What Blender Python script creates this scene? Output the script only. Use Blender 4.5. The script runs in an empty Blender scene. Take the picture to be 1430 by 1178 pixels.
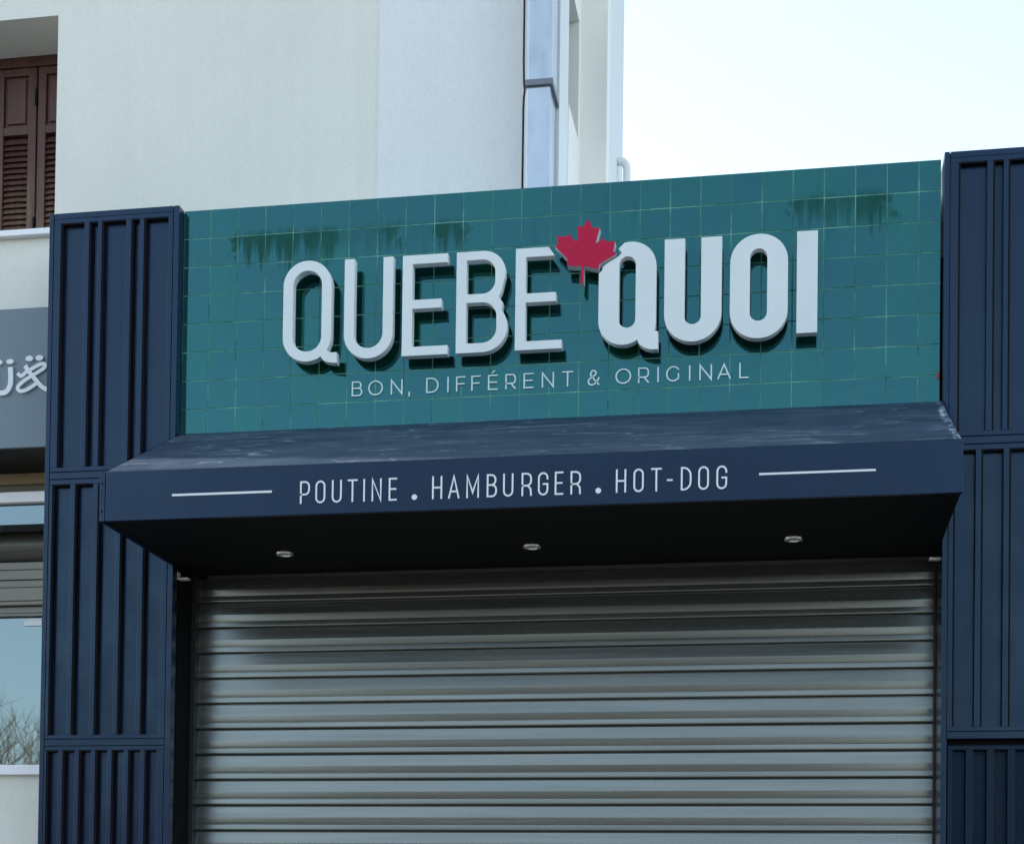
import bpy, bmesh, math, random
from mathutils import Vector, Matrix
R = math.radians
random.seed(7)
sc = bpy.context.scene

# ------------------------------------------------------------------ camera
# metres; x along the shop front, y into the building, z = 0 at the top of the tiled panel
CAM = Vector((2.987, -8.1413, -3.7708))
yaw, pitch, roll = -0.180, 0.0228, 0.0133
right = Vector((math.cos(yaw), -math.sin(yaw), 0))
fwd = Vector((math.sin(yaw)*math.cos(pitch), math.cos(yaw)*math.cos(pitch), math.sin(pitch)))
up = right.cross(fwd)
r2 = math.cos(roll)*right + math.sin(roll)*up
u2 = -math.sin(roll)*right + math.cos(roll)*up
cd = bpy.data.cameras.new('camera'); cam = bpy.data.objects.new('camera', cd)
sc.collection.objects.link(cam); sc.camera = cam
M = Matrix((r2, u2, -fwd)).transposed().to_4x4(); M.translation = CAM
cam.matrix_world = M
cd.lens = 36*2299.3/1430; cd.sensor_width = 36
cd.shift_x = 0.0269; cd.shift_y = 0.4627
cd.clip_start = 0.05; cd.clip_end = 2000

# ------------------------------------------------------------------ sky and sun (behind the building)
SUN_EL, SUN_AZ = 36.0, -80.0       # azimuth from +y towards +x
w = bpy.data.worlds.new('World'); sc.world = w; w.use_nodes = True
nt = w.node_tree; nt.nodes.clear()
out = nt.nodes.new('ShaderNodeOutputWorld'); bg = nt.nodes.new('ShaderNodeBackground')
sky = nt.nodes.new('ShaderNodeTexSky'); sky.sky_type = 'NISHITA'; sky.sun_disc = False
sky.sun_elevation = R(SUN_EL); sky.sun_rotation = R(SUN_AZ)
sky.air_density = 1.0; sky.dust_density = .7; sky.ozone_density = 1.0; sky.altitude = 50
bg.inputs['Strength'].default_value = 0.12
hs = nt.nodes.new('ShaderNodeHueSaturation'); hs.inputs['Hue'].default_value = 0.482; hs.inputs['Saturation'].default_value = 0.65
nt.links.new(sky.outputs[0], hs.inputs['Color']); nt.links.new(hs.outputs[0], bg.inputs['Color']); nt.links.new(bg.outputs[0], out.inputs[0])
sl = bpy.data.lights.new('sun', 'SUN'); sl.energy = 2.2; sl.angle = R(0.53); sl.color = (1, .95, .87)
so = bpy.data.objects.new('sun', sl); sc.collection.objects.link(so)
sd = Vector((math.sin(R(SUN_AZ))*math.cos(R(SUN_EL)), math.cos(R(SUN_AZ))*math.cos(R(SUN_EL)), math.sin(R(SUN_EL))))
so.rotation_euler = sd.to_track_quat('Z', 'Y').to_euler()
so.location = (0, 20, 20)
sc.view_settings.view_transform = 'Standard'; sc.view_settings.look = 'None'
sc.view_settings.exposure = 1.82; sc.view_settings.gamma = 1
GZ = -5.40                        # ground level

# ------------------------------------------------------------------ materials
def mat(name, col, rough=.6, metal=0., spec=.5):
    m = bpy.data.materials.new(name); m.use_nodes = True
    b = m.node_tree.nodes['Principled BSDF']
    b.inputs['Base Color'].default_value = (*col, 1); b.inputs['Roughness'].default_value = rough
    b.inputs['Metallic'].default_value = metal; b.inputs['Specular IOR Level'].default_value = spec
    return m
def N(m, t, **k):
    n = m.node_tree.nodes.new(t)
    for a, v in k.items(): setattr(n, a, v)
    return n
def L(m, a, b): m.node_tree.links.new(a, b)
def P(m): return m.node_tree.nodes['Principled BSDF']
def pos(m, scale=(1, 1, 1), loc=(0, 0, 0)):
    g = N(m, 'ShaderNodeNewGeometry'); mp = N(m, 'ShaderNodeMapping')
    mp.inputs['Scale'].default_value = scale; mp.inputs['Location'].default_value = loc
    L(m, g.outputs['Position'], mp.inputs[0]); return mp.outputs[0]
def noise(m, v, s, d=4, r=.55, dist=0):
    n = N(m, 'ShaderNodeTexNoise'); n.inputs['Scale'].default_value = s; n.inputs['Detail'].default_value = d
    n.inputs['Roughness'].default_value = r; n.inputs['Distortion'].default_value = dist
    L(m, v, n.inputs['Vector']); return n.outputs[0]
def ramp(m, v, stops):
    n = N(m, 'ShaderNodeValToRGB'); e = n.color_ramp.elements
    while len(e) < len(stops): e.new(.5)
    for i, (p, c) in enumerate(stops):
        e[i].position = p; e[i].color = (*c, 1) if isinstance(c, tuple) else (c, c, c, 1)
    L(m, v, n.inputs[0]); return n.outputs[0]
def mix(m, f, a, b, mode='MIX'):
    n = N(m, 'ShaderNodeMix', data_type='RGBA', blend_type=mode)
    for s, v in ((n.inputs[0], f), (n.inputs[6], a), (n.inputs[7], b)):
        if isinstance(v, (int, float)): s.default_value = v
        elif isinstance(v, tuple): s.default_value = (*v, 1)
        else: L(m, v, s)
    return n.outputs[2]
def mth(m, op, a, b=0., c=None):
    n = N(m, 'ShaderNodeMath', operation=op)
    for s, v in zip(n.inputs, (a, b, c)):
        if v is None: continue
        if isinstance(v, (int, float)): s.default_value = v
        else: L(m, v, s)
    return n.outputs[0]
def bump(m, h, st=.3, d=.01):
    n = N(m, 'ShaderNodeBump'); n.inputs['Strength'].default_value = st; n.inputs['Distance'].default_value = d
    L(m, h, n.inputs['Height']); L(m, n.outputs[0], P(m).inputs['Normal'])

def plaster(name, c1, c2, bs=.35, fine=160):
    m = mat(name, c1, .9, 0, .2)
    a = noise(m, pos(m, (1, 1, .5)), 1.2, 5); b = noise(m, pos(m, (1, 1, .45)), fine, 3, .6)
    streak = noise(m, pos(m, (9, 9, .5)), 1.5, 4)
    col = mix(m, ramp(m, a, [(.35, 0.), (.65, 1.)]), c1, c2)
    col = mix(m, ramp(m, streak, [(.45, 0.), (.75, .10)]), col, tuple(x*.72 for x in c2))
    col = mix(m, ramp(m, b, [(.28, .22), (.55, 0.)]), col, tuple(x*.7 for x in c2))
    L(m, col, P(m).inputs['Base Color']); bump(m, b, bs, .004); return m
M_plaster = plaster('textured_plaster', (.71, .72, .67), (.66, .675, .63), .5, 130)
M_smooth = plaster('smooth_plaster', (.71, .73, .74), (.68, .70, .71), .12, 90)
M_side = plaster('side_plaster', (.84, .82, .76), (.80, .78, .73), .15, 120)

def navy(name, base, rough=.34, scuff=.0):
    m = mat(name, base, rough, 0, .5); P(m).inputs['Specular Tint'].default_value = (.46, .73, 1, 1)
    n1 = noise(m, pos(m, (1, 1, 1)), 5, 4); n2 = noise(m, pos(m, (1.5, 1.5, .35), (3, 1, 2)), 14, 5, .6)
    col = mix(m, ramp(m, n1, [(.35, 0.), (.7, .5)]), base, tuple(min(1, x*1.5+.004) for x in base))
    col = mix(m, ramp(m, n2, [(.60, 0.), (.76, .22)]), col, tuple(x*.45 for x in base))
    L(m, col, P(m).inputs['Base Color'])
    L(m, ramp(m, n1, [(.3, rough-.05), (.75, rough+.12)]), P(m).inputs['Roughness'])
    bump(m, noise(m, pos(m), 3.0, 2), .08, .02)
    return m
M_navy = navy('navy_paint', (.003, .007, .026), .26)
M_navy_dark = navy('navy_fine_panel', (.002, .006, .017), .5)
P(M_navy_dark).inputs['Specular IOR Level'].default_value = .35
M_fascia = navy('navy_fascia_paint', (.003, .007, .026), .30)
M_soffit = mat('black_soffit', (.0015, .002, .003), .7, 0, .15)
M_gap = mat('matt_black', (.004, .004, .006), .8, 0, .2)
# weathered canopy top with chalky swirls
M_top = navy('weathered_navy', (.014, .026, .048), .48)
def lines(scale, loc, sc_, wd):
    n = noise(M_top, pos(M_top, scale, loc), sc_, 3, .5, .8)
    return ramp(M_top, n, [(.5-wd, 0.), (.5, 1.), (.5+wd, 0.)])
k2 = ramp(M_top, noise(M_top, pos(M_top, (1, 1, 1), (1, 7, 3)), 2.0, 5, .6), [(.44, 0.), (.62, 1.)])
k3 = ramp(M_top, noise(M_top, pos(M_top, (.6, 3, 3), (5, 7, 3)), 2.2, 3, .5, 1.5), [(.45, 0.), (.8, .5)])
k5 = ramp(M_top, noise(M_top, pos(M_top, (.7, 2, 2), (2, 2, 3)), 3, 3, .5, 1), [(.5, 0.), (.66, 1.)])
l1 = mth(M_top, 'MULTIPLY', lines((.5, 2.6, 2.6), (4, 2, 1), 2.2, .012), k2)
l2 = mth(M_top, 'MULTIPLY', lines((.9, 3, 3), (8, 1, 1), 4.0, .010), k5)
kk = mth(M_top, 'ADD', mth(M_top, 'ADD', mth(M_top, 'MULTIPLY', l1, .34), mth(M_top, 'MULTIPLY', l2, .42)), mth(M_top, 'MULTIPLY', k3, .15))
base_link = P(M_top).inputs['Base Color'].links[0].from_socket
gg = N(M_top, 'ShaderNodeNewGeometry'); sx = N(M_top, 'ShaderNodeSeparateXYZ'); L(M_top, gg.outputs['Position'], sx.inputs[0])
end = mth(M_top, 'MULTIPLY', ramp(M_top, mth(M_top, 'SUBTRACT', sx.outputs['X'], 3.0), [(.668, 0.), (.690, .9), (.705, .6)]), ramp(M_top, noise(M_top, pos(M_top, (8, 3, 3)), 2.5, 5, .7), [(.49, 0.), (.60, .9)]))
kk = mth(M_top, 'MINIMUM', mth(M_top, 'ADD', kk, end), 1.)
L(M_top, mix(M_top, kk, base_link, (.42, .50, .56)), P(M_top).inputs['Base Color'])

# glazed tiles
M_tile = mat('glazed_green_tile', (.012, .07, .075), .06, 0, 1.0)
P(M_tile).inputs['IOR'].default_value = 1.60
P(M_tile).inputs['Specular Tint'].default_value = (.24, .82, .92, 1)
g = N(M_tile, 'ShaderNodeNewGeometry')
rnd = g.outputs['Random Per Island']
tc = ramp(M_tile, rnd, [(0., (.002, .040, .022)), (.35, (.002, .028, .022)), (.65, (.003, .024, .027)), (1., (.002, .020, .018))])
sep = N(M_tile, 'ShaderNodeSeparateXYZ'); L(M_tile, g.outputs['Position'], sep.inputs[0])
dr = noise(M_tile, pos(M_tile, (14, 1, 2.2)), 1.3, 6, .7)
zz = sep.outputs['Z']
band = mth(M_tile, 'MULTIPLY', ramp(M_tile, mth(M_tile, 'MULTIPLY', zz, -1.), [(.10, 0.), (.146, .7), (.152, 1.), (.22, .75), (.30, .35), (.40, 0.)]), 1.)
reg = ramp(M_tile, mth(M_tile, 'ADD', mth(M_tile, 'MULTIPLY', sep.outputs['X'], .25), mth(M_tile, 'MULTIPLY', mth(M_tile, 'SUBTRACT', noise(M_tile, pos(M_tile, (1, 1, 1)), 11, 4, .7), .5), .10)), [(.028, 0.), (.036, 1.), (.13, 1.), (.165, .9), (.185, .3), (.225, .4), (.234, .9), (.25, .8), (.256, .1), (.298, .2), (.303, 1.), (.338, .9), (.343, 0.), (.742, 0.), (.752, 1.), (.80, .7), (.86, 1.), (.875, 0.)])
dn = noise(M_tile, pos(M_tile, (13, 0, .6)), 1.0, 6, .75)
dep = mth(M_tile, 'DIVIDE', mth(M_tile, 'SUBTRACT', mth(M_tile, 'MULTIPLY', zz, -1.), .150), .15)
drip = mth(M_tile, 'MULTIPLY', mth(M_tile, 'SUBTRACT', mth(M_tile, 'MULTIPLY', mth(M_tile, 'SUBTRACT', dn, .33), 5.5), dep), 1.5)
drip = mth(M_tile, 'MINIMUM', mth(M_tile, 'MAXIMUM', drip, 0.), 1.)
above = ramp(M_tile, dep, [(0., 0.), (.001, 1.)])
halo = mth(M_tile, 'MULTIPLY', ramp(M_tile, mth(M_tile, 'ADD', dep, 1.), [(.74, 0.), (.99, 1.)]), ramp(M_tile, dn, [(.42, 0.), (.6, .9)]))
st = mth(M_tile, 'MULTIPLY', mth(M_tile, 'MULTIPLY', reg, .92), mix(M_tile, above, halo, drip))
st2 = mth(M_tile, 'MULTIPLY', ramp(M_tile, noise(M_tile, pos(M_tile, (6, 1, .7), (8, 0, 0)), 1.3, 4), [(.60, 0.), (.72, .5)]),
          ramp(M_tile, mth(M_tile, 'MULTIPLY', zz, -1.), [(0.02, 0.), (.1, 1.), (.5, 0.)]))
st = mth(M_tile, 'MAXIMUM', st, st2)
L(M_tile, mix(M_tile, st, tc, (.007, .045, .026)), P(M_tile).inputs['Base Color'])
L(M_tile, mth(M_tile, 'ADD', mth(M_tile, 'MULTIPLY', st, .35), ramp(M_tile, noise(M_tile, pos(M_tile), 9, 4), [(.3, .03), (.8, .07)])), P(M_tile).inputs['Roughness'])
L(M_tile, mth(M_tile, 'SUBTRACT', 1.0, mth(M_tile, 'MULTIPLY', st, .8)), P(M_tile).inputs['Specular IOR Level'])
bump(M_tile, noise(M_tile, pos(M_tile), 7, 2), .05, .02)
M_grout = mat('pale_green_grout', (.10, .26, .20), .9, 0, .2)
L(M_grout, ramp(M_grout, noise(M_grout, pos(M_grout, (1, 1, 1)), 4.5, 4, .7), [(.34, (.035, .13, .11)), (.50, (.09, .27, .22)), (.68, (.18, .42, .34))]), P(M_grout).inputs['Base Color'])

M_white = mat('white_sign_acrylic', (.80, .82, .84), .45, 0, .4)
L(M_white, ramp(M_white, noise(M_white, pos(M_white, (1, 1, .5)), 6, 5, .6), [(.3, (.60, .655, .67)), (.7, (.65, .70, .715))]), P(M_white).inputs['Base Color'])
M_return = mat('grey_white_letter_edge', (.78, .80, .82), .5)
M_back = mat('black_letter_back', (.003, .003, .003), .8, 0, .1)
M_red = mat('crimson_leaf_face', (.43, .010, .050), .5, 0, .15)
M_tag = mat('white_lettering', (.58, .73, .74), .5)
M_txt = mat('white_vinyl', (.66, .71, .74), .5)

M_metal = mat('galvanised_slats', (.28, .295, .29), .2, .84)
L(M_metal, ramp(M_metal, noise(M_metal, pos(M_metal, (.4, 1, 12)), 3, 4), [(.3, (.185, .205, .197)), (.7, (.23, .245, .232))]), P(M_metal).inputs['Base Color'])
L(M_metal, ramp(M_metal, noise(M_metal, pos(M_metal, (.35, 1, 14)), 3, 3), [(.3, .21), (.7, .29)]), P(M_metal).inputs['Roughness'])
bump(M_metal, noise(M_metal, pos(M_metal, (.5, .5, .5)), 1.2, 1), .05, .02)
M_rail = mat('dark_guide_rail', (.02, .02, .022), .5, .3)
M_duct = mat('galvanised_duct', (.62, .68, .76), .22, .8)
L(M_duct, ramp(M_duct, noise(M_duct, pos(M_duct, (3, 3, 1)), 3, 6, .65), [(.3, (.34, .39, .44)), (.5, (.42, .47, .52)), (.8, (.50, .54, .58))]), P(M_duct).inputs['Base Color'])
M_clamp = mat('dull_steel_strap', (.16, .17, .20), .5, .4)
M_cable = mat('black_cable', (.006, .006, .01), .7)
M_pipe = mat('white_pvc', (.72, .72, .70), .5)
M_wood = mat('brown_stained_wood', (.1, .035, .025), .55)
zn = noise(M_wood, pos(M_wood, (14, 14, 1.2)), 2.0, 5, .6)
g2 = N(M_wood, 'ShaderNodeNewGeometry'); s2 = N(M_wood, 'ShaderNodeSeparateXYZ'); L(M_wood, g2.outputs['Position'], s2.inputs[0])
wcol = ramp(M_wood, zn, [(.3, (.055, .018, .014)), (.7, (.095, .033, .024))])
weath = mth(M_wood, 'MULTIPLY', ramp(M_wood, s2.outputs['Z'], [(.25, 1.), (.75, 0.)]), ramp(M_wood, noise(M_wood, pos(M_wood, (9, 9, 1)), 3, 4), [(.35, 0.), (.6, .9)]))
L(M_wood, mix(M_wood, weath, wcol, (.21, .14, .09)), P(M_wood).inputs['Base Color']); bump(M_wood, zn, .2, .004)
M_band = mat('slate_blue_sign_board', (.2, .3, .38), .5)
L(M_band, ramp(M_band, noise(M_band, pos(M_band, (1, 1, .5)), 3, 4), [(.3, (.125, .175, .215)), (.7, (.137, .187, .228))]), P(M_band).inputs['Base Color'])
M_gold = mat('gold_trim', (.42, .33, .19), .6, 0)
M_glass = mat('mirror_glass', (.14, .185, .205), .015, .95)
M_slat = mat('beige_grey_slats', (.21, .20, .175), .5, .2)
M_boxc = mat('brown_grey_casing', (.07, .07, .062), .4, .3)
M_dark = mat('dark_brown_recess', (.012, .011, .010), .7)
M_sill = mat('white_marble_sill', (.74, .76, .80), .5)
M_lens = mat('frosted_lamp_glass', (.35, .40, .42), .25)
M_chrome = mat('chrome_ring', (.75, .75, .75), .2, .9)
M_asph = mat('asphalt', (.06, .06, .062), .9)
L(M_asph, ramp(M_asph, noise(M_asph, pos(M_asph), 40, 5), [(.3, (.045, .045, .047)), (.7, (.085, .085, .083))]), P(M_asph).inputs['Base Color'])
M_pave = mat('paving', (.24, .23, .21), .9)
L(M_pave, ramp(M_pave, noise(M_pave, pos(M_pave), 8, 5), [(.3, (.12, .115, .105)), (.7, (.17, .165, .15))]), P(M_pave).inputs['Base Color'])
M_bark = mat('pale_bark', (.62, .47, .32), .9)
M_roof = mat('orange_roof_tiles', (.20, .085, .05), .8)
M_house = mat('cream_wall', (.62, .58, .50), .9)
M_hglass = mat('dark_window_glass', (.03, .04, .05), .1)
M_rust = mat('red_rust_patch', (.30, .06, .04), .8)

# ------------------------------------------------------------------ helpers
def tag(o, label=None, cat=None, group=None, kind=None):
    if label: o['label'] = label
    if cat: o['category'] = cat
    if group: o['group'] = group
    if kind: o['kind'] = kind
    return o
def empty(name, loc, label, cat, group=None):
    o = bpy.data.objects.new(name, None); sc.collection.objects.link(o); o.location = loc
    o.empty_display_size = .1
    return tag(o, label, cat, group)
def wloc(o):
    l = Vector((0, 0, 0))
    while o: l = l + o.location; o = o.parent
    return l
def link(name, me, m, parent=None):
    if m is not None:
        for x in (m if isinstance(m, (list, tuple)) else [m]): me.materials.append(x)
    o = bpy.data.objects.new(name, me); sc.collection.objects.link(o)
    if parent:
        me.transform(Matrix.Translation(-wloc(parent))); o.parent = parent
    return o
class MB:
    def __init__(s): s.v = []; s.f = []; s.mi = []
    def quad(s, a, b, c, d, mi=0):
        n = len(s.v); s.v += [a, b, c, d]; s.f.append((n, n+1, n+2, n+3)); s.mi.append(mi); return s
    def box(s, x0, x1, y0, y1, z0, z1, mi=0):
        n = len(s.v)
        s.v += [(x, y, z) for z in (z0, z1) for y in (y0, y1) for x in (x0, x1)]
        for q in ((0, 2, 3, 1), (4, 5, 7, 6), (0, 1, 5, 4), (2, 6, 7, 3), (0, 4, 6, 2), (1, 3, 7, 5)):
            s.f.append(tuple(n+i for i in q)); s.mi.append(mi)
        return s
    def prism_x(s, prof, x0, x1, mi=0, caps=True):   # prof: (y,z) closed loop
        n = len(s.v); k = len(prof)
        s.v += [(x0, y, z) for y, z in prof] + [(x1, y, z) for y, z in prof]
        for i in range(k):
            j = (i+1) % k; s.f.append((n+i, n+j, n+k+j, n+k+i)); s.mi.append(mi)
        if caps:
            s.f.append(tuple(n+i for i in reversed(range(k)))); s.mi.append(mi)
            s.f.append(tuple(n+k+i for i in range(k))); s.mi.append(mi)
        return s
    def prism_y(s, poly, y0, y1, mi=0):              # poly: (x,z) convex/any
        n = len(s.v); k = len(poly)
        s.v += [(x, y0, z) for x, z in poly] + [(x, y1, z) for x, z in poly]
        for i in range(k):
            j = (i+1) % k; s.f.append((n+i, n+k+i, n+k+j, n+j)); s.mi.append(mi)
        s.f.append(tuple(n+i for i in range(k))); s.mi.append(mi)
        s.f.append(tuple(n+k+i for i in reversed(range(k)))); s.mi.append(mi)
        return s
    def tube(s, pts, rad, seg=10, mi=0):
        rings = []
        for i, p in enumerate(pts):
            p = Vector(p); a = Vector(pts[max(0, i-1)]); b = Vector(pts[min(len(pts)-1, i+1)])
            d = (b-a).normalized(); t = d.cross(Vector((0, 1, 0))) if abs(d.y) < .9 else d.cross(Vector((1, 0, 0)))
            t.normalize(); u = d.cross(t); r = rad[i] if isinstance(rad, (list, tuple)) else rad
            n = len(s.v)
            s.v += [tuple(p + r*(math.cos(2*math.pi*j/seg)*t + math.sin(2*math.pi*j/seg)*u)) for j in range(seg)]
            rings.append(n)
        for a, b in zip(rings, rings[1:]):
            for j in range(seg):
                k = (j+1) % seg; s.f.append((a+j, a+k, b+k, b+j)); s.mi.append(mi)
        s.f.append(tuple(rings[0]+j for j in reversed(range(seg)))); s.mi.append(mi)
        s.f.append(tuple(rings[-1]+j for j in range(seg))); s.mi.append(mi)
        return s
    def build(s, name, m, parent=None, smooth=False, bevel=0):
        me = bpy.data.meshes.new(name); me.from_pydata(s.v, [], s.f); me.update()
        for p, i in zip(me.polygons, s.mi): p.material_index = i; p.use_smooth = smooth
        bm = bmesh.new(); bm.from_mesh(me); bmesh.ops.recalc_face_normals(bm, faces=bm.faces); bm.to_mesh(me); bm.free()
        o = link(name, me, m, parent)
        if bevel:
            md = o.modifiers.new('bevel', 'BEVEL'); md.width = bevel; md.segments = 2; md.limit_method = 'ANGLE'
        return o

def arc(cx, cz, r, a0, a1, n=10, rz=None):
    rz = r if rz is None else rz
    return [(cx+r*math.cos(R(a0+(a1-a0)*i/n)), cz+rz*math.sin(R(a0+(a1-a0)*i/n))) for i in range(n+1)]
def stadium(x0, x1, z0, z1, r):
    return arc(x1-r, z1-r, r, 0, 90) + arc(x0+r, z1-r, r, 90, 180) + arc(x0+r, z0+r, r, 180, 270) + arc(x1-r, z0+r, r, 270, 360)
def outline(name, loops, y0, y1, mats, parent, bev=.0015):
    """filled (x,z) outline with holes; front cap at y0 (material 0), sides (1), back (2)"""
    cu = bpy.data.curves.new('tmp', 'CURVE'); cu.dimensions = '2D'; cu.fill_mode = 'BOTH'
    cu.extrude = (y1-y0)/2 - bev; cu.bevel_depth = bev; cu.bevel_resolution = 1; cu.offset = -bev
    for lp in loops:
        sp = cu.splines.new('POLY'); sp.points.add(len(lp)-1); sp.use_cyclic_u = True
        for p, (x, z) in zip(sp.points, lp): p.co = (x, z, 0, 1)
    t = bpy.data.objects.new('tmp', cu); sc.collection.objects.link(t)
    dg = bpy.context.evaluated_depsgraph_get(); dg.update()
    me = bpy.data.meshes.new_from_object(t.evaluated_get(dg))
    bpy.data.objects.remove(t); bpy.data.curves.remove(cu)
    me.transform(Matrix(((1, 0, 0, 0), (0, 0, -1, (y0+y1)/2), (0, 1, 0, 0), (0, 0, 0, 1))))
    me.name = name; me.materials.clear()
    o = link(name, me, mats, parent)
    for p in me.polygons:
        p.use_smooth = False
        p.material_index = 0 if p.normal.y < -.3 else (2 if p.normal.y > .9 else 1)
    return o

def ribbon(mb, pts, w, y0, y1, closed=False, cap=False):
    """a stroke of width w along (x,z) points, as a thin solid"""
    q = [Vector(pts[0])]
    for p in pts[1:]:
        if (Vector(p)-q[-1]).length > 1e-5: q.append(Vector(p))
    pts = q
    if not closed and cap:
        pts[0] = pts[0] + (pts[0]-pts[1]).normalized()*w/2; pts[-1] = pts[-1] + (pts[-1]-pts[-2]).normalized()*w/2
    n = len(pts); Lf, Rt = [], []
    for i in range(n):
        p = Vector(pts[i])
        a = Vector(pts[(i-1) % n]) if (closed or i > 0) else None
        b = Vector(pts[(i+1) % n]) if (closed or i < n-1) else None
        d1 = (p-a).normalized() if a is not None else None; d2 = (b-p).normalized() if b is not None else None
        if d1 is None: d1 = d2
        if d2 is None: d2 = d1
        n1 = Vector((-d1.y, d1.x)); n2 = Vector((-d2.y, d2.x)); mm = (n1+n2)
        mm = mm.normalized() if mm.length > 1e-6 else n1
        sc_ = min(3.0, 1/max(.2, mm.dot(n1)))
        Lf.append(p + mm*w/2*sc_); Rt.append(p - mm*w/2*sc_)
    k0 = len(mb.v)
    for y in (y0, y1):
        mb.v += [(p.x, y, p.y) for p in Lf] + [(p.x, y, p.y) for p in Rt]
    rng = range(n if closed else n-1)
    for i in rng:
        j = (i+1) % n
        a, b, c, d = k0+i, k0+j, k0+n+j, k0+n+i
        e = 2*n
        for q in ((a, b, c, d), (a+e, d+e, c+e, b+e), (a, a+e, b+e, b), (d, c, c+e, d+e)):
            mb.f.append(q); mb.mi.append(0)
    if not closed:
        e = 2*n
        mb.f.append((k0, k0+n, k0+n+e, k0+e)); mb.mi.append(0)
        mb.f.append((k0+n-1, k0+n-1+e, k0+2*n-1+e, k0+2*n-1)); mb.mi.append(0)

# ------------------------------------------------------------------ ground
g = MB().quad((-300, -300, GZ), (300, -300, GZ), (300, 300, GZ), (-300, 300, GZ)).build('ground', M_asph); tag(g, kind='structure')
g = MB().box(-40, 40, -4.2, -.08, GZ+.002, GZ+.14).build('pavement', M_pave, bevel=.01); tag(g, kind='structure')
g = MB().box(-40, 40, -17.5, -14, GZ+.002, GZ+.14).build('pavement', M_pave, bevel=.01); tag(g, kind='structure')

# ------------------------------------------------------------------ the white building behind and left
TOP = 6.5
b = empty('apartment_building', (0, .38, GZ), 'white plastered apartment building rising behind the tiled shop sign', 'building')
wa = MB()                                    # wall with the shuttered window opening (x -2.25..-1.055, z .12..1.335)
wa.box(-1.055, .803, .38, .70, -.30, TOP)
wa.box(-2.25, -1.055, .38, .70, 1.335, TOP)
wa.box(-6.0, -2.25, .38, .70, GZ, TOP)
wa.box(-2.25, -1.055, .38, .70, -1.112, .12)
wa.box(-1.055, -.30, .38, .70, GZ, -.30)
wa.box(-2.25, -1.055, .38, .70, GZ, -2.87)
wa.build('wall', M_plaster, b)
wb = MB(); wb.box(.803, 1.785, .36, .70, -.30, TOP); wb.build('smooth_wall', M_smooth, b)
sw = MB()
sw.box(1.40, 1.79, .70, 1.10, -.30, .77); sw.box(1.40, 1.79, .70, 1.10, 1.45, TOP); sw.box(1.40, 1.785, .45, .70, 6.50, 6.52)
sw.box(1.40, 1.79, 1.10, 1.20, -.30, TOP)
sw.build('side_wall', M_side, b)
s3 = MB(); s3.box(1.40, 1.942, 1.20, 1.34, -.30, TOP); s3.build('corner_pier', M_side, b)
s4 = MB(); s4.box(1.10, 1.935, 1.34, 2.2, -.30, TOP); s4.build('rear_wall', M_smooth, b)
fl = MB(); fl.box(-6, 1.10, .70, 9, 6.30, 6.48); fl.box(-6, -5.7, .70, 9, GZ, 6.30); fl.box(-6, 1.10, 9, 9.3, GZ, TOP); fl.box(.9, 1.10, 2.2, 9, -.30, 6.28); fl.box(1.10, 1.40, .70, 2.2, 6.30, 6.47)
fl.build('roof', M_smooth, b)
rv = MB(); rv.box(1.52, 1.56, .70, 1.10, .77, 1.45); rv.build('side_window', M_dark, b)
si = MB(); si.box(-2.30, -1.02, .335, .60, .085, .12)
si.build('window_sill', M_sill, b, bevel=.004)
# shuttered window
fr = MB(); Y = .76
fr.box(-2.25, -1.055, Y, Y+.08, 1.275, 1.335); fr.box(-1.10, -1.055, Y, Y+.08, .12, 1.275); fr.box(-2.25, -2.2, Y, Y+.08, .12, 1.275); fr.box(-2.2, -1.10, Y+.06, Y+.08, .12, 1.275)
frame = fr.build('shutter_frame', M_wood, b, bevel=.003)
rs = MB(); rs.box(-1.055, -1.03, .70, .84, .12, 1.335); rs.box(-2.27, -2.25, .70, .84, .12, 1.335); rs.box(-2.27, -1.03, .70, .84, 1.335, 1.36); rs.box(-2.27, -1.03, .60, .84, .05, .119)
rs.build('window_reveal', M_plaster, b)
def leaf(x0, x1):
    m = MB(); s = .05; y0, y1 = Y+.005, Y+.045
    m.box(x0, x0+s, y0, y1, .13, 1.27); m.box(x1-s, x1, y0, y1, .13, 1.27)
    m.box(x0+s, x1-s, y0, y1, 1.225, 1.27); m.box(x0+s, x1-s, y0, y1, .875, .925); m.box(x0+s, x1-s, y0, y1, .13, .20)
    m.box(x0+s, x1-s, y0+.018, y1-.01, .925, 1.225)
    m.box(x0+s+.02, x1-s-.02, y0+.006, y0+.018, .945, 1.205)
    o = m.build('shutter_leaf', M_wood, frame, bevel=.003)
    lv = MB(); z = .215
    while z < .86:
        lv.prism_x([(y0+.006, z), (y0+.008, z-.003), (y1-.004, z+.036), (y1-.010, z+.040)], x0+s, x1-s); z += .034
    lv.build('louvres', M_wood, frame)
    for zc in (1.09, .33): MB().box(x1-.006, x1+.006, y0-.010, y0+.002, zc-.05, zc+.05).build('hinge', M_gap, frame)
leaf(-1.62, -1.365); leaf(-1.355, -1.105); leaf(-1.885, -1.63); leaf(-2.15, -1.895)

# ------------------------------------------------------------------ the single-storey wing carrying the shop on the right
wg = empty('shop_block', (3, 1, GZ), 'single-storey block behind the tiled front, right of the white building', 'building')
m = MB(); m.box(-.30, 4.9, .44, 6, GZ, -.30); m.build('wall', M_smooth, wg)
m = MB(); m.box(-.12, 3.70, .105, .44, -.45, -.12); m.build('parapet_backing', M_smooth, wg)
m = MB(); m.box(-.30, -.147, -.03, .44, GZ, -.05)
m.build('pier', M_gap, wg)
m = MB(); m.box(3.715, 4.9, .02, .44, GZ, -.12)
m.build('pier', M_gap, wg)

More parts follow.
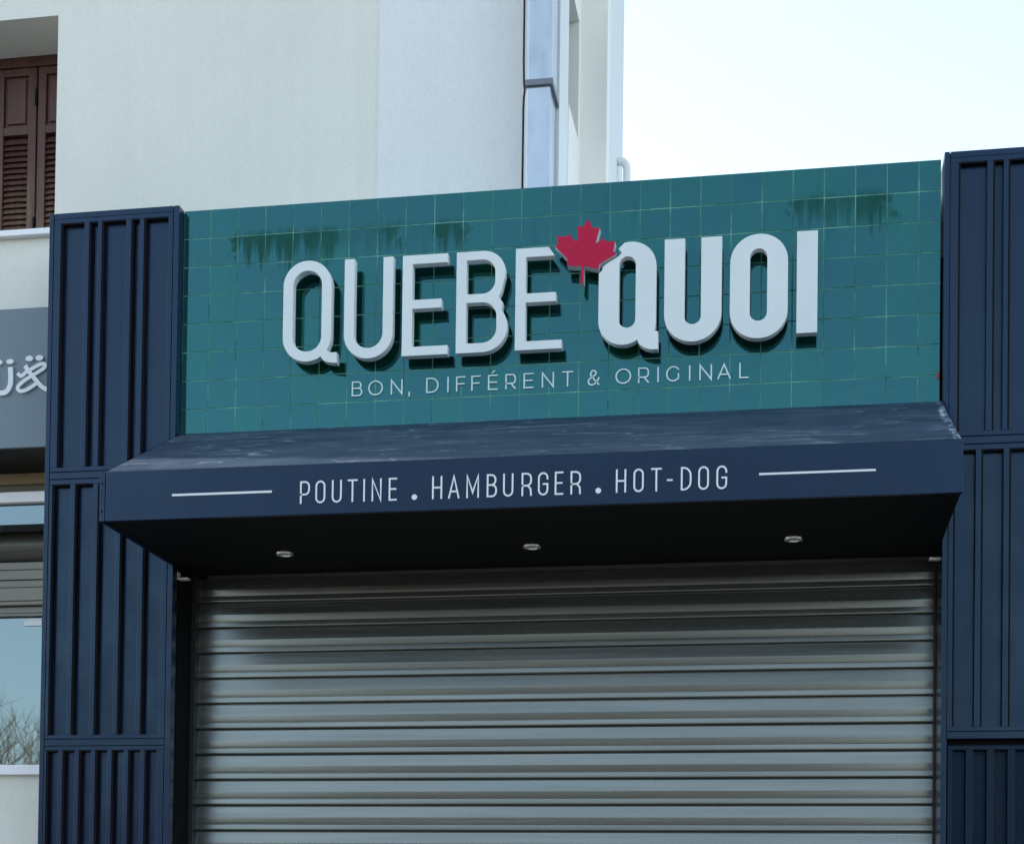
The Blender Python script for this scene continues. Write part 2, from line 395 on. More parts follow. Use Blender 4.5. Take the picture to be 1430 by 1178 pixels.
# ------------------------------------------------------------------ left neighbour: sign board, shop window
sb = empty('sign_board', (-1.8, .32, -1.112), 'slate blue fascia board with white looping letters, left of the navy pillar', 'sign board')
m = MB(); m.box(-5.5, -.95, .32, .378, -1.112, -.332); m.build('board', M_band, sb, bevel=.003)
def dot(mb, cx, cz, r, y0, y1, seg=16, rz=None):
    mb.prism_y([(cx+r*math.cos(2*math.pi*i/seg), cz+(rz or r)*math.sin(2*math.pi*i/seg)) for i in range(seg)], y0, y1)
m = MB()
def smoothpts(ps, n=6):
    o = []
    for i in range(len(ps)-1):
        p0 = ps[max(0, i-1)]; p1 = ps[i]; p2 = ps[i+1]; p3 = ps[min(len(ps)-1, i+2)]
        for k in range(n):
            t = k/n
            o.append(tuple(.5*((2*p1[j]) + (-p0[j]+p2[j])*t + (2*p0[j]-5*p1[j]+4*p2[j]-p3[j])*t*t + (-p0[j]+3*p1[j]-3*p2[j]+p3[j])*t**3) for j in (0, 1)))
    return o + [ps[-1]]
ribbon(m, smoothpts([(-1.266, -.664), (-1.262, -.72), (-1.266, -.765), (-1.285, -.798), (-1.318, -.806), (-1.35, -.795), (-1.372, -.76), (-1.378, -.70), (-1.376, -.664)]), .028, .306, .3205)
dot(m, -1.268, -.632, .022, .306, .3205, rz=.014); dot(m, -1.335, -.634, .022, .306, .3205, rz=.014)
m.build('letter', M_txt, sb)
m = MB()
ribbon(m, smoothpts([(-1.222, -.700), (-1.200, -.716), (-1.172, -.697), (-1.124, -.672), (-1.085, -.655), (-1.062, -.658), (-1.066, -.678), (-1.116, -.707), (-1.179, -.741), (-1.218, -.775), (-1.210, -.797), (-1.180, -.799), (-1.138, -.780), (-1.10, -.756)]), .020, .306, .3205)
ribbon(m, smoothpts([(-1.178, -.660), (-1.150, -.698), (-1.110, -.745), (-1.075, -.782), (-1.03, -.806)]), .024, .3050, .3205)
dot(m, -1.153, -.621, .023, .306, .3205, rz=.015); dot(m, -1.094, -.620, .023, .306, .3205, rz=.015)
m.build('letter', M_txt, sb)

sh = empty('shop_window', (-1.7, .8, GZ), 'neighbouring shop window with half-lowered beige shutter, reflecting a bare tree', 'shop window')
xl, xr = -2.25, -.95; Y = .80
m = MB(); m.box(xl, xr, .322, 1.4, -1.118, -1.1125); m.build('recess_ceiling', M_dark, sh)
m = MB(); m.box(xl, xr, .785, .83, -1.180, -1.1185); m.build('gold_trim', M_gold, sh)
m = MB(); m.box(xl, xr, .82, .86, -1.222, -1.176); m.build('grey_rail', M_slat, sh)
m = MB(); m.box(xl, xr, .60, .66, -1.338, -1.277); m.build('white_rail', M_sill, sh, bevel=.004)
m = MB(); m.prism_x([(.642, -1.3385), (.642, -1.455), (.66, -1.455), (.66, -1.3385)], xl, xr); m.build('transom_pane', M_glass, sh)
m = MB(); m.prism_x([(.92, -1.439)] + [(.87-.075*math.sin(R(a)), -1.439-.0935*(1-math.cos(R(a)))) for a in range(0, 181, 12)] + [(.92, -1.626)], xl, xr)
m.build('shutter_box', M_boxc, sh, smooth=False)
m = MB()
for z0, z1, y0 in ((-1.627, -1.675, .835), (-1.676, -1.735, .825), (-1.736, -1.78, .83), (-1.781, -1.862, .815), (-1.863, -1.888, .808), (-1.889, -1.93, .84), (-1.931, -1.950, .825)):
    m.box(xl, xr, y0, .88, z1+.003, z0)
m.build('shutter_curtain', M_slat, sh, bevel=.004)
m = MB(); m.box(xl, xr, .86, .872, -2.87, -1.945); m.build('glass_pane', M_glass, sh)
m = MB(); m.box(-1.419, -1.31, .850, .858, -2.000, -1.957); m.build('sticker', M_txt, sh)
m = MB(); m.box(xl, xr, .345, .86, -2.925, -2.87); m.build('sill', M_sill, sh, bevel=.004)

# ------------------------------------------------------------------ tiled sign panel
tp = empty('tiled_panel', (1.8, 0, -1.18), 'green glazed tile panel carrying the shop name above the canopy', 'tiled wall')
m = MB(); m.box(-.145, 3.703, .0016, .10, -1.22, 0); m.build('grout', M_grout, tp)
bm = bmesh.new()
x = -.145; T = .15
cols = [(-.145, 0.0)] + [(i*T, (i+1)*T) for i in range(24)] + [(3.60, 3.703)]
for (a, c) in cols:
    for r_ in range(0, 9):
        z1 = -r_*T; z0 = max(-(r_+1)*T, -1.22)
        if z1 - z0 < .02: continue
        j = .0016 if r_ else .001
        gx = .0015 + random.random()*.0007
        xa, xb, za, zb = a+gx, c-gx, z0+gx, z1-(gx if r_ else 0)
        if c > 3.7: xb = 3.703
        tx, tz = [max(-.0035, min(.0035, random.gauss(0, .0018))) for _ in (0, 1)]; dy = random.uniform(-.0005, .0003)
        vs = []
        for (px_, pz_, e) in ((xa, za, 0), (xb, za, 0), (xb, zb, 0), (xa, zb, 0)):
            vs.append((px_, tx*(px_-xa)/T*T + 0, pz_))
        cx, cz = (xa+xb)/2, (za+zb)/2
        f = lambda px_, pz_, y: (px_, y + dy + tx*(px_-cx) + tz*(pz_-cz), pz_)
        bv = .0012
        o = [bm.verts.new(f(px_, pz_, .006)) for px_, pz_ in ((xa, za), (xb, za), (xb, zb), (xa, zb))]
        i_ = [bm.verts.new(f(px_, pz_, 0)) for px_, pz_ in ((xa+bv, za+bv), (xb-bv, za+bv), (xb-bv, zb-bv), (xa+bv, zb-bv))]
        bm.faces.new(i_)
        for k in range(4):
            bm.faces.new((o[k], o[(k+1) % 4], i_[(k+1) % 4], i_[k]))
me = bpy.data.meshes.new('tiles'); bmesh.ops.recalc_face_normals(bm, faces=bm.faces); bm.to_mesh(me); bm.free()
# make sure fronts face the street
link('tiles', me, M_tile, tp)
m = MB(); m.box(3.690, 3.702, -.004, .0, -1.07, -1.035); m.build('rust_patch', M_rust, tp)

# ------------------------------------------------------------------ main sign letters (stand 55 mm off the tiles)
YF, YB = -.105, -.055
sg = empty('shop_sign', (1.8, -.05, -.86), 'large raised white shop letters, thin then bold, with a red maple leaf between', 'sign')
LM = [M_white, M_return, M_back]
def letter(loops, name='letter'): return outline(name, loops, YF, YB, LM, sg)
zt, zb = -.352, -.864
# Q thin
cx, r = .564, .128
o = arc(cx, zt+.006-r, r, 0, 180, 18) + arc(cx, zb+r-.002, r, 180, 305, 16)
o += [(.650, -.862), (.672, -.873), (.700, -.879), (.724, -.880), (.722, -.824), (.700, -.825), (.678, -.820)] + arc(cx, zb+r-.002, r, 325, 360, 6)
letter([o, stadium(.488, .640, zb+.050, zt-.046, .076)])
# U thin
o = [(.759, zt), (.811, zt)] + arc(.886, zb+.127, .075, 180, 360, 16) + [(.961, zt), (1.013, zt)] + arc(.886, zb+.127-.002, .127, 360, 180, 20)
letter([o])
# E thin
letter([[(1.062, zt), (1.294, zt), (1.294, zt-.046), (1.114, zt-.046), (1.114, -.580), (1.264, -.580), (1.264, -.626), (1.114, -.626), (1.114, -.818), (1.298, -.818), (1.298, zb), (1.062, zb)]])
# B thin
o = [(1.340, zt), (1.478, zt)] + arc(1.478, zt-.112, .112, 85, -20, 10) + [(1.570, -.560), (1.556, -.588), (1.578, -.618)] + arc(1.476, zb+.126, .126, 40, -90, 12) + [(1.340, zb)]
h1 = [(1.392, zt-.044)] + arc(1.474, zt-.044-.064, .064, 90, 0, 8) + arc(1.474, -.504, .064, 0, -90, 8) + [(1.392, -.568)]
h2 = [(1.392, -.612)] + arc(1.474, -.612-.072, .072, 90, 0, 8) + arc(1.474, -.816+.072, .072, 0, -90, 8) + [(1.392, -.816)]
letter([o, h1, h2])
# E thin, its upper arm cut back for the leaf
letter([[(1.641, zt), (1.806, zt), (1.838, zt-.046), (1.693, zt-.046), (1.693, -.580), (1.845, -.580), (1.845, -.626), (1.693, -.626), (1.693, -.820), (1.876, -.820), (1.876, zb), (1.641, zb)]])
# Q bold, its shoulder cut back for the leaf
o = [(2.058, -.502), (2.072, -.488), (2.079, -.467), (2.103, -.450), (2.150, -.424), (2.172, -.404), (2.155, -.383), (2.183, -.355), (2.205, zt)] + arc(2.218, zt-.124, .124, 88, 0, 10)
o += [(2.342, -.770), (2.336, -.801), (2.354, -.803), (2.354, -.893), (2.320, -.893), (2.290, -.884), (2.266, -.868), (2.256, -.853)]
o += arc(2.181, zb+.124, .123, 305, 180, 14)
letter([o, stadium(2.159, 2.241, -.778, -.424, .041)])
# U bold
o = [(2.382, zt), (2.481, zt)] + arc(2.521, -.738, .040, 180, 360, 12) + [(2.561, zt), (2.661, zt)] + arc(2.5215, zb+.1395, .1395, 360, 180, 22)
letter([o])
letter([stadium(2.701, 2.979, zb, zt, .136), stadium(2.797, 2.880, -.778, -.424, .0414)])
letter([[(3.021, zt), (3.120, zt), (3.120, -.850), (3.021, -.850)]])
# maple leaf
lf = [(2.005, -.228), (2.025, -.272), (2.061, -.274), (2.041, -.352), (2.077, -.328), (2.096, -.344), (2.138, -.349), (2.129, -.396), (2.146, -.410), (2.061, -.456), (2.057, -.481), (1.984, -.462), (1.984, -.545), (1.968, -.548), (1.971, -.462), (1.900, -.455), (1.900, -.420), (1.836, -.352), (1.852, -.344), (1.848, -.299), (1.889, -.310), (1.908, -.296), (1.938, -.334), (1.952, -.328), (1.946, -.260), (1.975, -.264)]
lo = outline('maple_leaf', [lf], -.110, -.052, [M_red, M_white, M_back], sg, .0012)

# ------------------------------------------------------------------ thin glyphs (unit cap height, widths in cap heights)
def G(ch, wd):
    """strokes of a light sans capital in a wd x 1 box: list of (points, closed)"""
    W = wd; r = W/2
    def bowl(z0, z1, x1=W, q=None):
        h = (z1-z0)/2; q = min(h, q or h)
        return [(0, z1), (x1-q, z1)] + arc(x1-q, z1-q, q, 90, 0, 6) + arc(x1-q, z0+q, q, 0, -90, 6) + [(0, z0)]
    if ch in 'BPR' : q = .22 if W < .55 else .24
    if ch == 'I': return [([(0, 0), (0, 1)], 0)]
    if ch == '-': return [([(0, .46), (W, .46)], 0)]
    if ch == 'E': return [([(W, 1), (0, 1), (0, 0), (W, 0)], 0), ([(0, .51), (W*.9, .51)], 0)]
    if ch == 'F': return [([(W, 1), (0, 1), (0, 0)], 0), ([(0, .50), (W*.9, .50)], 0)]
    if ch == 'L': return [([(0, 1), (0, 0), (W, 0)], 0)]
    if ch == 'H': return [([(0, 0), (0, 1)], 0), ([(W, 0), (W, 1)], 0), ([(0, .5), (W, .5)], 0)]
    if ch == 'T': return [([(0, 1), (W, 1)], 0), ([(W/2, 1), (W/2, 0)], 0)]
    if ch == 'N': return [([(0, 0), (0, 1), (W, 0), (W, 1)], 0)]
    if ch == 'M': return [([(0, 0), (0, 1), (W/2, .22), (W, 1), (W, 0)], 0)]
    if ch == 'A': return [([(0, 0), (W/2, 1), (W, 0)], 0), ([(W*.15, .29), (W*.85, .29)], 0)]
    if ch == 'U': return [([(0, 1)] + arc(r, r, r, 180, 360, 12) + [(W, 1)], 0)]
    if ch == 'P': return [([(0, 0)] + bowl(.40, 1, W, q), 0)]
    if ch == 'R': return [([(0, 0)] + bowl(.44 if W < .55 else .36, 1, W, q), 0), ([(W*.55, .44 if W < .55 else .36), (W, 0)] if W > .55 else [(W*.6, .44), (W*.94, .30), (W, .12), (W, 0)], 0)]
    if ch == 'B': return [([(0, .02)] + bowl(.53, 1, W*.92, q), 0), (bowl(0, .53, W, q) + [(0, .12)], 0)]
    if ch == 'D': return [(bowl(0, 1, W, min(r*1.6, .48)), 1)]
    if ch == 'O':
        if W > .8: return [([(W/2+W/2*math.cos(2*math.pi*i/28), .5+.5*math.sin(2*math.pi*i/28)) for i in range(28)], 1)]
        return [(arc(r, 1-r, r, 0, 180, 12) + arc(r, r, r, 180, 360, 12), 1)]
    if ch == 'G':
        if W > .8:
            return [(arc(W/2, .5, W/2, 40, 318, 22, .5) + [(W*.9, .18), (W*.9, .48), ], 0), ]
        return [([(W, .74)] + arc(r, 1-r, r, 0, 180, 12) + arc(r, r, r, 180, 360, 12) + [(W, .49), (W*.55, .49)], 0)]
    if ch == '&': return [(smoothpts([(W, .0), (.30*W, .62), (.24*W, .80), (.36*W, .97), (.52*W, 1.0), (.70*W, .92), (.70*W, .74), (.50*W, .60), (.18*W, .44), (.02*W, .25), (.12*W, .06), (.36*W, -.02), (.62*W, .05), (.84*W, .22), (W, .46)], 4), 0)]
    if ch == ',': return [([(.02, .06), (.03, -.03), (-.03, -.20)], 0)]
    if ch == 'ACUTE': return [([(0, 0), (.16, .14)], 0)]
def place(parent, ch, x0, zbase, h, wd, sw, yf, yb, m_, ex=None):
    mb = MB(); e = 0
    gl = list(G(ch, wd))
    for pts, cl in gl:
        ribbon(mb, [(x0+sw/2+p[0]*h*(1 - sw/(wd*h) if wd > .05 else 1), zbase+sw/2+p[1]*(h-sw)) for p in pts], sw, yf-e, yb, bool(cl), True); e += .0004
    if ex: ribbon(mb, ex, sw*.9, yf-e, yb)
    return mb.build('letter', m_, parent)

# tagline: 5 mm letters stuck on the tiles, cap height 76 mm
tg = empty('tagline_sign', (1.8, -.01, -1.02), 'small thin pale letters reading BON, DIFFERENT & ORIGINAL on the tiles', 'sign')
zb2, h2_ = -1.0235, .077
row = [('B', .779, .72), ('O', .866, .98*1.02), ('N', .990-.005, .80), (',', 1.078, .1), ('D', 1.170, .83), ('I', 1.284-.004, 0), ('F', 1.337-.012, .62), ('F', 1.409-.005, .62),
       ('E', 1.490, .66), ('R', 1.579, .70), ('E', 1.672, .66), ('N', 1.765, .80), ('T', 1.868, .72), ('&', 1.996, .78), ('O', 2.136, 1.02), ('R', 2.249, .70), ('I', 2.345, 0), ('G', 2.388, .92), ('I', 2.501, 0), ('N', 2.552, .80), ('A', 2.640, .86), ('L', 2.747, .60)]
for i, (ch, x0, wd) in enumerate(row):
    ex = None
    if i == 8: ex = [(x0+.020, zb2+h2_+.008), (x0+.034, zb2+h2_+.022)]
    place(tg, ch, x0, zb2, h2_, wd, .0066, -.008, -.0005, M_tag, ex)

# ------------------------------------------------------------------ canopy
CB, CT, CF = -1.876, -1.646, -.960
cp = empty('shop_canopy', (1.79, -.08, -1.876), 'dark blue box canopy with sloping top lettered POUTINE HAMBURGER HOT-DOG over the roller shutter', 'canopy')
m = MB(); m.box(-.1385, 3.718, CF, CF+.02, CB, CT); m.build('fascia', M_fascia, cp, bevel=.002)
m = MB(); m.box(-.168, -.1425, CF, CF+.02, CB, CT); m.prism_x([(CF+.02, CB), (CF+.02, CT-.002), (-.077, -1.222), (-.077, CB)], -.168, -.146); m.build('end_flange', M_fascia, cp, bevel=.001)
m = MB(); m.prism_x([(CF+.001, CT+.0005), (-.002, -1.178), (-.002, -1.196), (CF+.022, CT-.018)], -.1385, 3.709); m.build('sloping_top', M_top, cp)
m = MB(); m.box(-.142, 3.712, CF+.021, .24, CB+.004, CB+.02); m.build('soffit', M_soffit, cp)
m = MB(); m.prism_x([(CF+.022, CT-.02), (-.08, -1.20), (-.08, CB+.022), (CF+.022, CB+.022)], 3.709, 3.7175); m.build('end_panel', M_fascia, cp)
m = MB(); m.box(-.144, -.085, -.02, .02, -1.945, -1.937); m.box(-.144, -.140, -.02, .02, -1.937, -1.905); m.build('bracket', M_pipe, cp)
m = MB(); m.box(3.660, 3.712, -.02, .02, -1.945, -1.937); m.build('bracket', M_pipe, cp)
for xx, yy in ((.500, -.215), (1.758, -.215), (3.016, -.215)):
    m = MB(); seg = 28
    for i in range(seg):
        a, c = 2*math.pi*i/seg, 2*math.pi*(i+1)/seg
        for (r0, z0, r1, z1) in ((.046, CB+.003, .044, CB-.005), (.044, CB-.005, .034, CB-.006), (.034, CB-.006, .030, CB+.001)):
            p = lambda r, t, z: (xx+r*math.cos(t), yy+r*math.sin(t), z)
            m.quad(p(r0, a, z0), p(r0, c, z0), p(r1, c, z1), p(r1, a, z1))
    ring = m.build('downlight', M_chrome, cp, smooth=True)
    m = MB(); n = 20
    m.v = [(xx+.030*math.cos(2*math.pi*i/n), yy+.030*math.sin(2*math.pi*i/n), CB-.0005) for i in range(n)]; m.f = [tuple(range(n))]; m.mi = [0]
    m.build('lens', M_lens, ring)
zb3, h3 = -1.8265, .103
y1_ = CF-.002
def word(txt, xs, wd):
    for ch, x0 in zip(txt, xs):
        W_ = {'I': 0, 'E': .37, 'M': .56, 'T': .45, 'A': .50, '-': .24}.get(ch, wd)
        place(cp, ch, x0, zb3, h3, W_, .0076, y1_, CF-.0001, M_txt)
kx = .0010766  # metres per zoomed pixel on the fascia plane
xa = lambda q: .802 + (q-83)*(1.259-.802)/(693-83)
word('POUTINE', [xa(q) for q in (83, 180, 283, 381, 479, 531, 637)], .45)
xb = lambda q: 1.417 + (q-905)*(1.794-1.417)/(1430-905)
word('HAMBU', [xb(q) for q in (905, 1008, 1123, 1252, 1355)], .45)
xc = lambda q: 2.088 + (q-452)*(2.729-2.088)/(1365-452)
word('RGER', [xc(q) for q in (75, 180, 287, 387)], .45)
word('HOT', [xc(q) for q in (673, 783, 893)], .44)
word('-', [xc(992)], .24); word('DOG', [xc(q) for q in (1078, 1185, 1297)], .45)
for xx in (1.336, 2.166):
    m = MB(); dot(m, xx, -1.814, .0125, y1_, CF-.0001, 20); m.build('full_stop', M_txt, cp)
m = MB(); m.box(.188, .668, y1_, CF-.0001, -1.7705, -1.7605); m.build('white_line', M_txt, cp)
m = MB(); m.box(2.864, 3.357, y1_, CF-.0001, -1.7715, -1.7625); m.build('white_line', M_txt, cp)

# ------------------------------------------------------------------ cladding pillars
def pillar(x0, tiers, label, tiers_top, fields1, fields2, third):
    X1 = x0+.720
    pr = empty('cladding_pillar', (x0+.36, 0, GZ), label, 'pillar', 'navy cladding pillars either side of the shutter')
    yf, yk = -.075, -.041
    fr = MB()
    hl, hr = x0+.026, X1-.030            # hairline joints in the stiles
    g_ = .0022
    def rails(lo, hi, flds):
        xs = [x0 if False else hl+g_] + [v for f in flds for v in f] + [hr-g_]
        for a, c in zip(xs[0::2], xs[1::2]): fr.box(a, c, yf, -.002, lo, hi)
    fr.box(x0, hl-g_, yf, -.001, GZ, 0); fr.box(hr+g_, X1, yf, -.001, GZ, 0)
    fr.box(hl-g_, hl+g_, yf+.012, -.0015, GZ, -.002); fr.box(hr-g_, hr+g_, yf+.012, -.0015, GZ, -.002)
    L_, R_ = hl+g_, hr-g_
    fr.box(L_, R_, yf, -.002, -.030, -.0005); fr.box(L_, R_, yf+.0015, -.002, -.055, -.030)
    rails(-1.351, -.055, fields1)
    fr.box(L_, R_, yf, -.002, -1.373, -1.351); fr.box(L_, R_, yf+.010, -.002, -1.377, -1.373); fr.box(L_, R_, yf, -.002, -1.411, -1.377); fr.box(L_, R_, yf+.010, -.002, -1.415, -1.411); fr.box(L_, R_, yf, -.002, -1.440, -1.415)
    rails(-2.760, -1.440, fields2)
    fr.box(L_, R_, yf, -.002, -2.780, -2.760); fr.box(L_, R_, yf+.010, -.002, -2.784, -2.780); fr.box(L_, R_, yf, -.002, -2.816, -2.784)
    if not third:
        fr.box(L_, R_, yf+.010, -.002, -2.820, -2.816); fr.box(L_, R_, yf, -.002, -2.840, -2.820)
        f3 = [(x0+.039+i*.0908, x0+.039+i*.0908+.067) for i in range(7)]
        rails(GZ+.15, -2.840, f3)
        fr.box(L_, R_, yf, -.002, GZ+.001, GZ+.15)
    fr.build('frame', M_navy, pr, bevel=.0012)
    gk = MB()  # black strips along left and top field edges, standing in for groove shade
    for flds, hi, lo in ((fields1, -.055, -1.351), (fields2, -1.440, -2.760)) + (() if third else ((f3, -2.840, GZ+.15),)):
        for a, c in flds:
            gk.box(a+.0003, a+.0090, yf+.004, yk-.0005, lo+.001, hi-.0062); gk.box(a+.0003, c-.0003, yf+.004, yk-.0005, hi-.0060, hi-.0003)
    gk.build('groove_shade_strips', M_gap, pr)
    for flds, hi, lo in ((fields1, -.055, -1.351), (fields2, -1.440, -2.760)) + (() if third else ((f3, -2.840, GZ+.15),)):
        for a, c in flds:
            MB().box(a+.0012, c-.0012, yk, -.006, lo+.0012, hi-.0012).build('panel', M_navy, pr)
    if third:
        # the lower box: a finer, deeper grille set in the pillar
        gr = MB(); y2 = -.066
        a0 = x0+.033; b0 = hr-g_-.004
        gr.box(a0, b0, y2, -.012, -2.868, -2.848)
        n = 7; p = .0955; wv_ = .062; xx = a0+.022
        gr.box(a0, xx, y2, -.012, GZ+.05, -2.868)
        pans = []
        for i in range(n):
            pans.append((xx, xx+wv_)); nx = xx+wv_
            e = min(nx+p-wv_, b0) if i < n-1 else b0
            if e > nx: gr.box(nx, e, y2, -.012, GZ+.05, -2.868)
            xx = nx+p-wv_
        gr.build('grille', M_navy_dark, pr, bevel=.0015)
        bk = MB(); bk.box(L_, R_, -.012, -.004, GZ+.02, -2.8165); bk.build('grille_back', M_gap, pr)
        for a, c in pans:
            if c < b0: MB().box(a+.002, c-.002, -.030, -.013, GZ+.06, -2.870).build('panel', M_navy_dark, pr)
    if x0 < 0:
        m = MB(); m.box(x0, X1, -.0005, .377, GZ, -.01); m.build('side_return', M_navy, pr)
        m = MB(); m.box(X1+.0005, X1+.004, -.004, .20, GZ, -1.87); m.build('jamb_lining', M_soffit, pr)
    else:
        m = MB(); m.box(x0, X1, -.0005, .40, GZ, -.01); m.build('side_return', M_navy, pr)
    return pr
F1 = [(-.801, -.669), (-.642, -.593), (-.571, -.437), (-.408, -.361), (-.337, -.203)]
F2 = [(-.822+i*.1277, -.822+i*.1277+.102) for i in range(5)]
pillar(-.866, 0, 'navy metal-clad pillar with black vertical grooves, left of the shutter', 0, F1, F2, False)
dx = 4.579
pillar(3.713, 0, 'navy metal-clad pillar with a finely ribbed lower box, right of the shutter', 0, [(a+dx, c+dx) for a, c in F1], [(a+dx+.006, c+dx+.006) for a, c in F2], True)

# ------------------------------------------------------------------ roller shutter
rsn = empty('roller_shutter', (1.78, .25, GZ), 'closed grey metal roller shutter with horizontal slats under the canopy', 'roller shutter')
p_ = .1355; ys = .25
seam0 = -2.430 + 4*p_ + .0
bm = bmesh.new()
prof = [(0.000, .012), (.012, .004), (.030, .000), (.06, -.0006), (.25, -.0045), (.44, -.0084), (.450, -.00855), (.458, -.00855), (.50, -.0086), (.56, -.0085), (.62, -.0083), (.67, -.0079), (.712, -.0074), (.720, -.0074), (.735, -.0084), (.80, -.0094), (.87, -.0103), (.895, -.0106), (.915, -.0105), (.935, -.009), (.955, -.004), (.970, .003), (.985, .012)]
pts = []
k = 0
z = seam0
while z > GZ+.1:
    tl = random.gauss(0, .0006); of = random.gauss(0, .0004)
    for t, y in prof: pts.append((z - t*p_, ys+y+of+(tl*(t-.4) if .02 < t < .72 else 0)))
    z -= p_
pts.append((z, ys+.012))
nseg = 24; xs = [-.135 + i*(3.715+.135)/nseg for i in range(nseg+1)]
grid = []
for i, xx in enumerate(xs):
    grid.append([bm.verts.new((xx, y, zz_)) for zz_, y in pts])
for i in range(nseg):
    for j in range(len(pts)-1):
        f = bm.faces.new((grid[i][j], grid[i+1][j], grid[i+1][j+1], grid[i][j+1])); f.smooth = False
me = bpy.data.meshes.new('curtain'); bmesh.ops.recalc_face_normals(bm, faces=bm.faces); bm.to_mesh(me); bm.free()
cur = link('curtain', me, M_metal, rsn)
m = MB(); m.box(-.1425, -.119, .20, .236, GZ, -1.87); m.build('guide_rail', M_rail, rsn)
m = MB(); m.box(3.703, 3.7125, .20, .236, GZ, -1.87); m.build('guide_rail', M_rail, rsn)
m = MB(); m.box(-.13, 3.71, .225, .29, GZ+.001, GZ+.10); m.build('bottom_bar', M_rail, rsn)

# ------------------------------------------------------------------ duct, cable, vent pipe
for zz_ in (-1.70, -1.83):
    dm = MB(); dot(dm, -.156, zz_, .0045, CF-.0025, CF+.001, 12); dm.build('screw', M_gap, cp)
d = empty('exhaust_duct', (1.71, .2, -.30), 'square galvanised metal duct running up the white building', 'duct')
MB().box(1.650, 1.770, .122, .355, -.10, .585).build('duct_section', M_duct, d, bevel=.004)
MB().box(1.654, 1.776, .118, .355, .610, TOP+.4).build('duct_section', M_duct, d, bevel=.004)
m = MB(); m.box(1.641, 1.785, .106, .356, .580, .612); m.build('joint_strap', M_clamp, d, bevel=.002)
m = MB(); m.box(1.640, 1.651, .14, .17, -.10, .585); m.box(1.644, 1.655, .136, .17, .612, TOP+.4); m.build('seam_flange', M_sill, d)
cb = MB(); cb.tube([(1.619, .20, -.25), (1.619, .20, .50), (1.621, .20, .57), (1.627, .19, .60), (1.621, .20, .64), (1.618, .20, .75), (1.614, .20, TOP)], .0055, 8)
o = cb.build('cable', M_cable, None, smooth=True); tag(o, 'thin black cable running up the white wall beside the square duct', 'cable')
vp = MB(); pts_ = [(1.993, 1.9, -.25), (1.993, 1.9, .93)] + [(1.953+.04*math.cos(R(a)), 1.9, .95+.055*math.sin(R(a))) for a in range(0, 121, 15)]
vp.tube(pts_, .024, 14)
o = vp.build('vent_pipe', M_pipe, None, smooth=True); tag(o, 'short white bent pipe against the right corner of the white building', 'pipe')

# ------------------------------------------------------------------ across the street (trees and house mirrored in the shop window, the rest added for reflections)
def bare_tree(x, y, h, seed, label):
    rnd_ = random.Random(seed)
    root = empty('bare_tree', (x, y, GZ), label, 'tree', 'bare winter trees across the street')
    tr = MB(); cr = MB()
    tp_ = [(x, y, GZ), (x+.1, y, GZ+h*.15), (x-.05, y+.1, GZ+h*.30)]
    tr.tube(tp_, [.17, .14, .11], 8)
    def grow(p, d, l, r, n):
        q = p; pts = [tuple(q)]; rr = [r]
        for k in range(3):
            d = (d + Vector((rnd_.gauss(0, .13), rnd_.gauss(0, .13), rnd_.gauss(.05, .08)))).normalized()
            q = q + d*l/3; pts.append(tuple(q)); rr.append(r*(1-.2*(k+1)))
        cr.tube(pts, rr, 5 if n < 3 else 3)
        if n == 0 or r < .004: return
        for k in range(3 if n > 1 else 4):
            a = rnd_.uniform(0, 2*math.pi); t = Vector((math.cos(a), math.sin(a), rnd_.uniform(.1, .7)))
            grow(Vector(pts[rnd_.choice((2, 3, 3))]), (d*1.1+t*.8).normalized(), l*rnd_.uniform(.6, .8), r*.5, n-1)
    for k in range(5):
        a = k*1.256+rnd_.uniform(-.3, .3)
        grow(Vector(tp_[-1]), Vector((math.cos(a)*.6, math.sin(a)*.6, 1)).normalized(), h*.26, .07, 4)
    tr.build('trunk', M_bark, root, smooth=True); cr.build('crown', M_bark, root, smooth=True)
bare_tree(-11.6, -17, 6.2, 3, 'bare pale-barked winter tree mirrored in the shop window, left one')
bare_tree(-9.4, -15, 5.6, 11, 'bare pale-barked winter tree mirrored in the shop window, right one')
hs_ = empty('house', (-14, -44, GZ), 'low cream house with orange roof across the street, mirrored in glass', 'house')
m = MB(); m.box(-26, -8, -50, -40, GZ, GZ+3.4); m.build('wall', M_house, hs_)
m = MB(); m.prism_x([(-39.5, GZ+3.35), (-45, GZ+5.2), (-50.5, GZ+3.35)], -26.5, -7.5); m.build('roof', M_roof, hs_)
for xx in (-24, -20, -14, -10.5):
    fr_ = MB().box(xx, xx+1.2, -40, -39.94, GZ+1.1, GZ+2.5).build('window', M_sill, hs_)
    MB().box(xx+.1, xx+1.1, -39.94, -39.93, GZ+1.2, GZ+2.4).build('pane', M_hglass, fr_)
MB().box(-17.6, -16.5, -40, -39.93, GZ, GZ+2.2).build('door', M_wood, hs_)

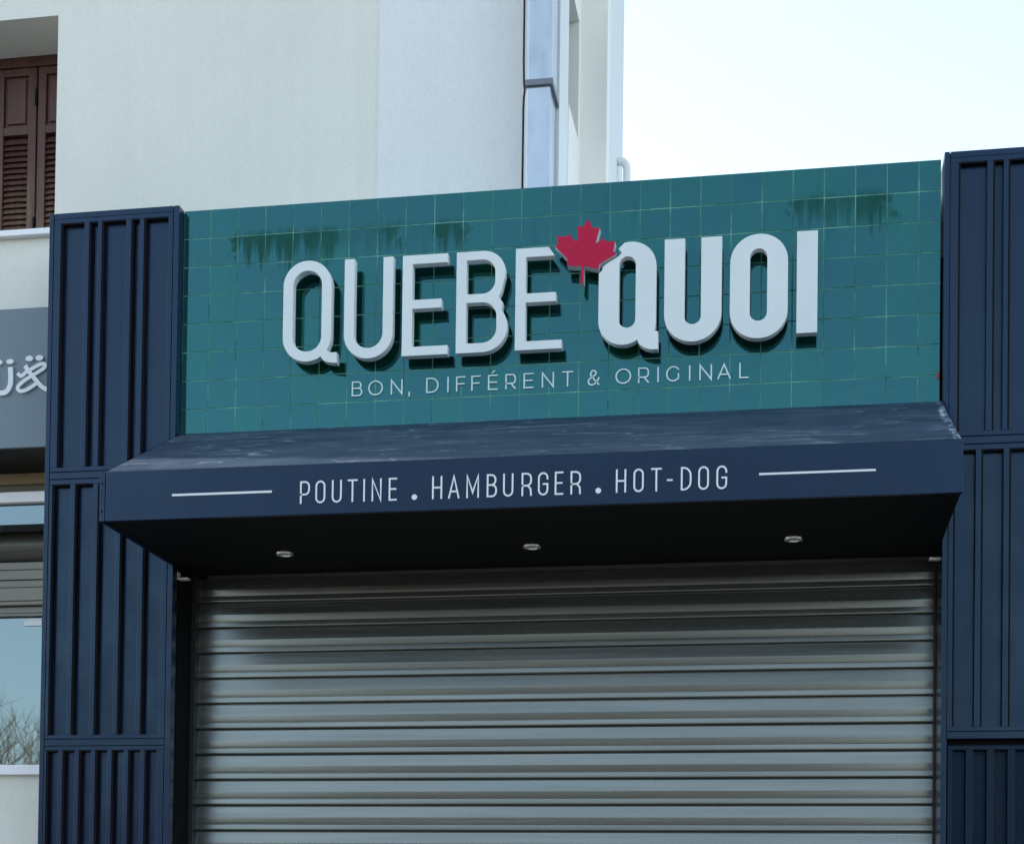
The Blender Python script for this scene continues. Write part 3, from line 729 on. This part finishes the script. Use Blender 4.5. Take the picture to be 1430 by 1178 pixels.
hd = MB(); rh = random.Random(5)
M_leaf = mat('blocker_hedge_leaves', (.035, .055, .025), .8)
L(M_leaf, ramp(M_leaf, noise(M_leaf, pos(M_leaf), 6, 5), [(.3, (.02, .035, .015)), (.7, (.06, .085, .035))]), P(M_leaf).inputs['Base Color'])
for i in range(7000):
    c = Vector((rh.uniform(-34, -8), -26+rh.gauss(0, .35), GZ+.1+3.5*rh.random()**.8 + .25*math.sin(i)))
    c.z = min(c.z, GZ+3.2+.35*math.sin(c.x*1.3)+.2*math.sin(c.x*3.7)+.3*rh.random())
    a = Vector((rh.gauss(0, 1), rh.gauss(0, 1), rh.gauss(0, 1))).normalized()*.16; b_ = a.cross(Vector((rh.gauss(0, 1), rh.gauss(0, 1), rh.gauss(0, 1)))).normalized()*.12
    hd.quad(tuple(c-a), tuple(c-b_), tuple(c+a), tuple(c+b_))
hg = empty('blocker_hedge', (-20, -26, GZ), 'unseen dark green hedgerow added across the street to darken the shutter reflections', 'blocker_hedge')  # out of view, added as a dark strip for the slats to reflect
hd.build('blocker_hedge_foliage', M_leaf, hg)
st_ = MB(); st_.box(-34, -8, -26.3, -25.7, GZ, GZ+2.7); st_.build('blocker_hedge_twigs', M_leaf, hg)

ob = empty('blocker_building', (-.7, -24, GZ), 'unseen two-storey brown building added across the street to darken the shutter reflections', 'building')  # out of view, placed and sized to block low sky from the slats
M_brown = mat('blocker_brown_render', (.20, .165, .13), .9)
L(M_brown, ramp(M_brown, noise(M_brown, pos(M_brown), 1.5, 5), [(.3, (.22, .185, .15)), (.7, (.29, .245, .20))]), P(M_brown).inputs['Base Color'])
MB().box(-7, 5.6, -30, -22, GZ, GZ+8.0).build('wall', M_brown, ob)  # wall, roof, door and windows all belong to the added unseen building
MB().box(-7.2, 5.8, -30.2, -21.8, GZ+8.0, GZ+8.2).build('roof', M_house, ob)
for fl_ in range(2):
    for i in range(5):
        xx = -6.2+i*2.55
        if fl_ == 0 and i == 2:
            MB().box(xx, xx+1.1, -22, -21.94, GZ+.02, GZ+2.2).build('door', M_wood, ob); continue
        w_ = MB().box(xx, xx+1.2, -22, -21.94, GZ+1.0+3.2*fl_, GZ+2.5+3.2*fl_).build('window', M_sill, ob)
        MB().box(xx+.08, xx+1.12, -21.94, -21.93, GZ+1.08+3.2*fl_, GZ+2.42+3.2*fl_).build('pane', M_hglass, w_)
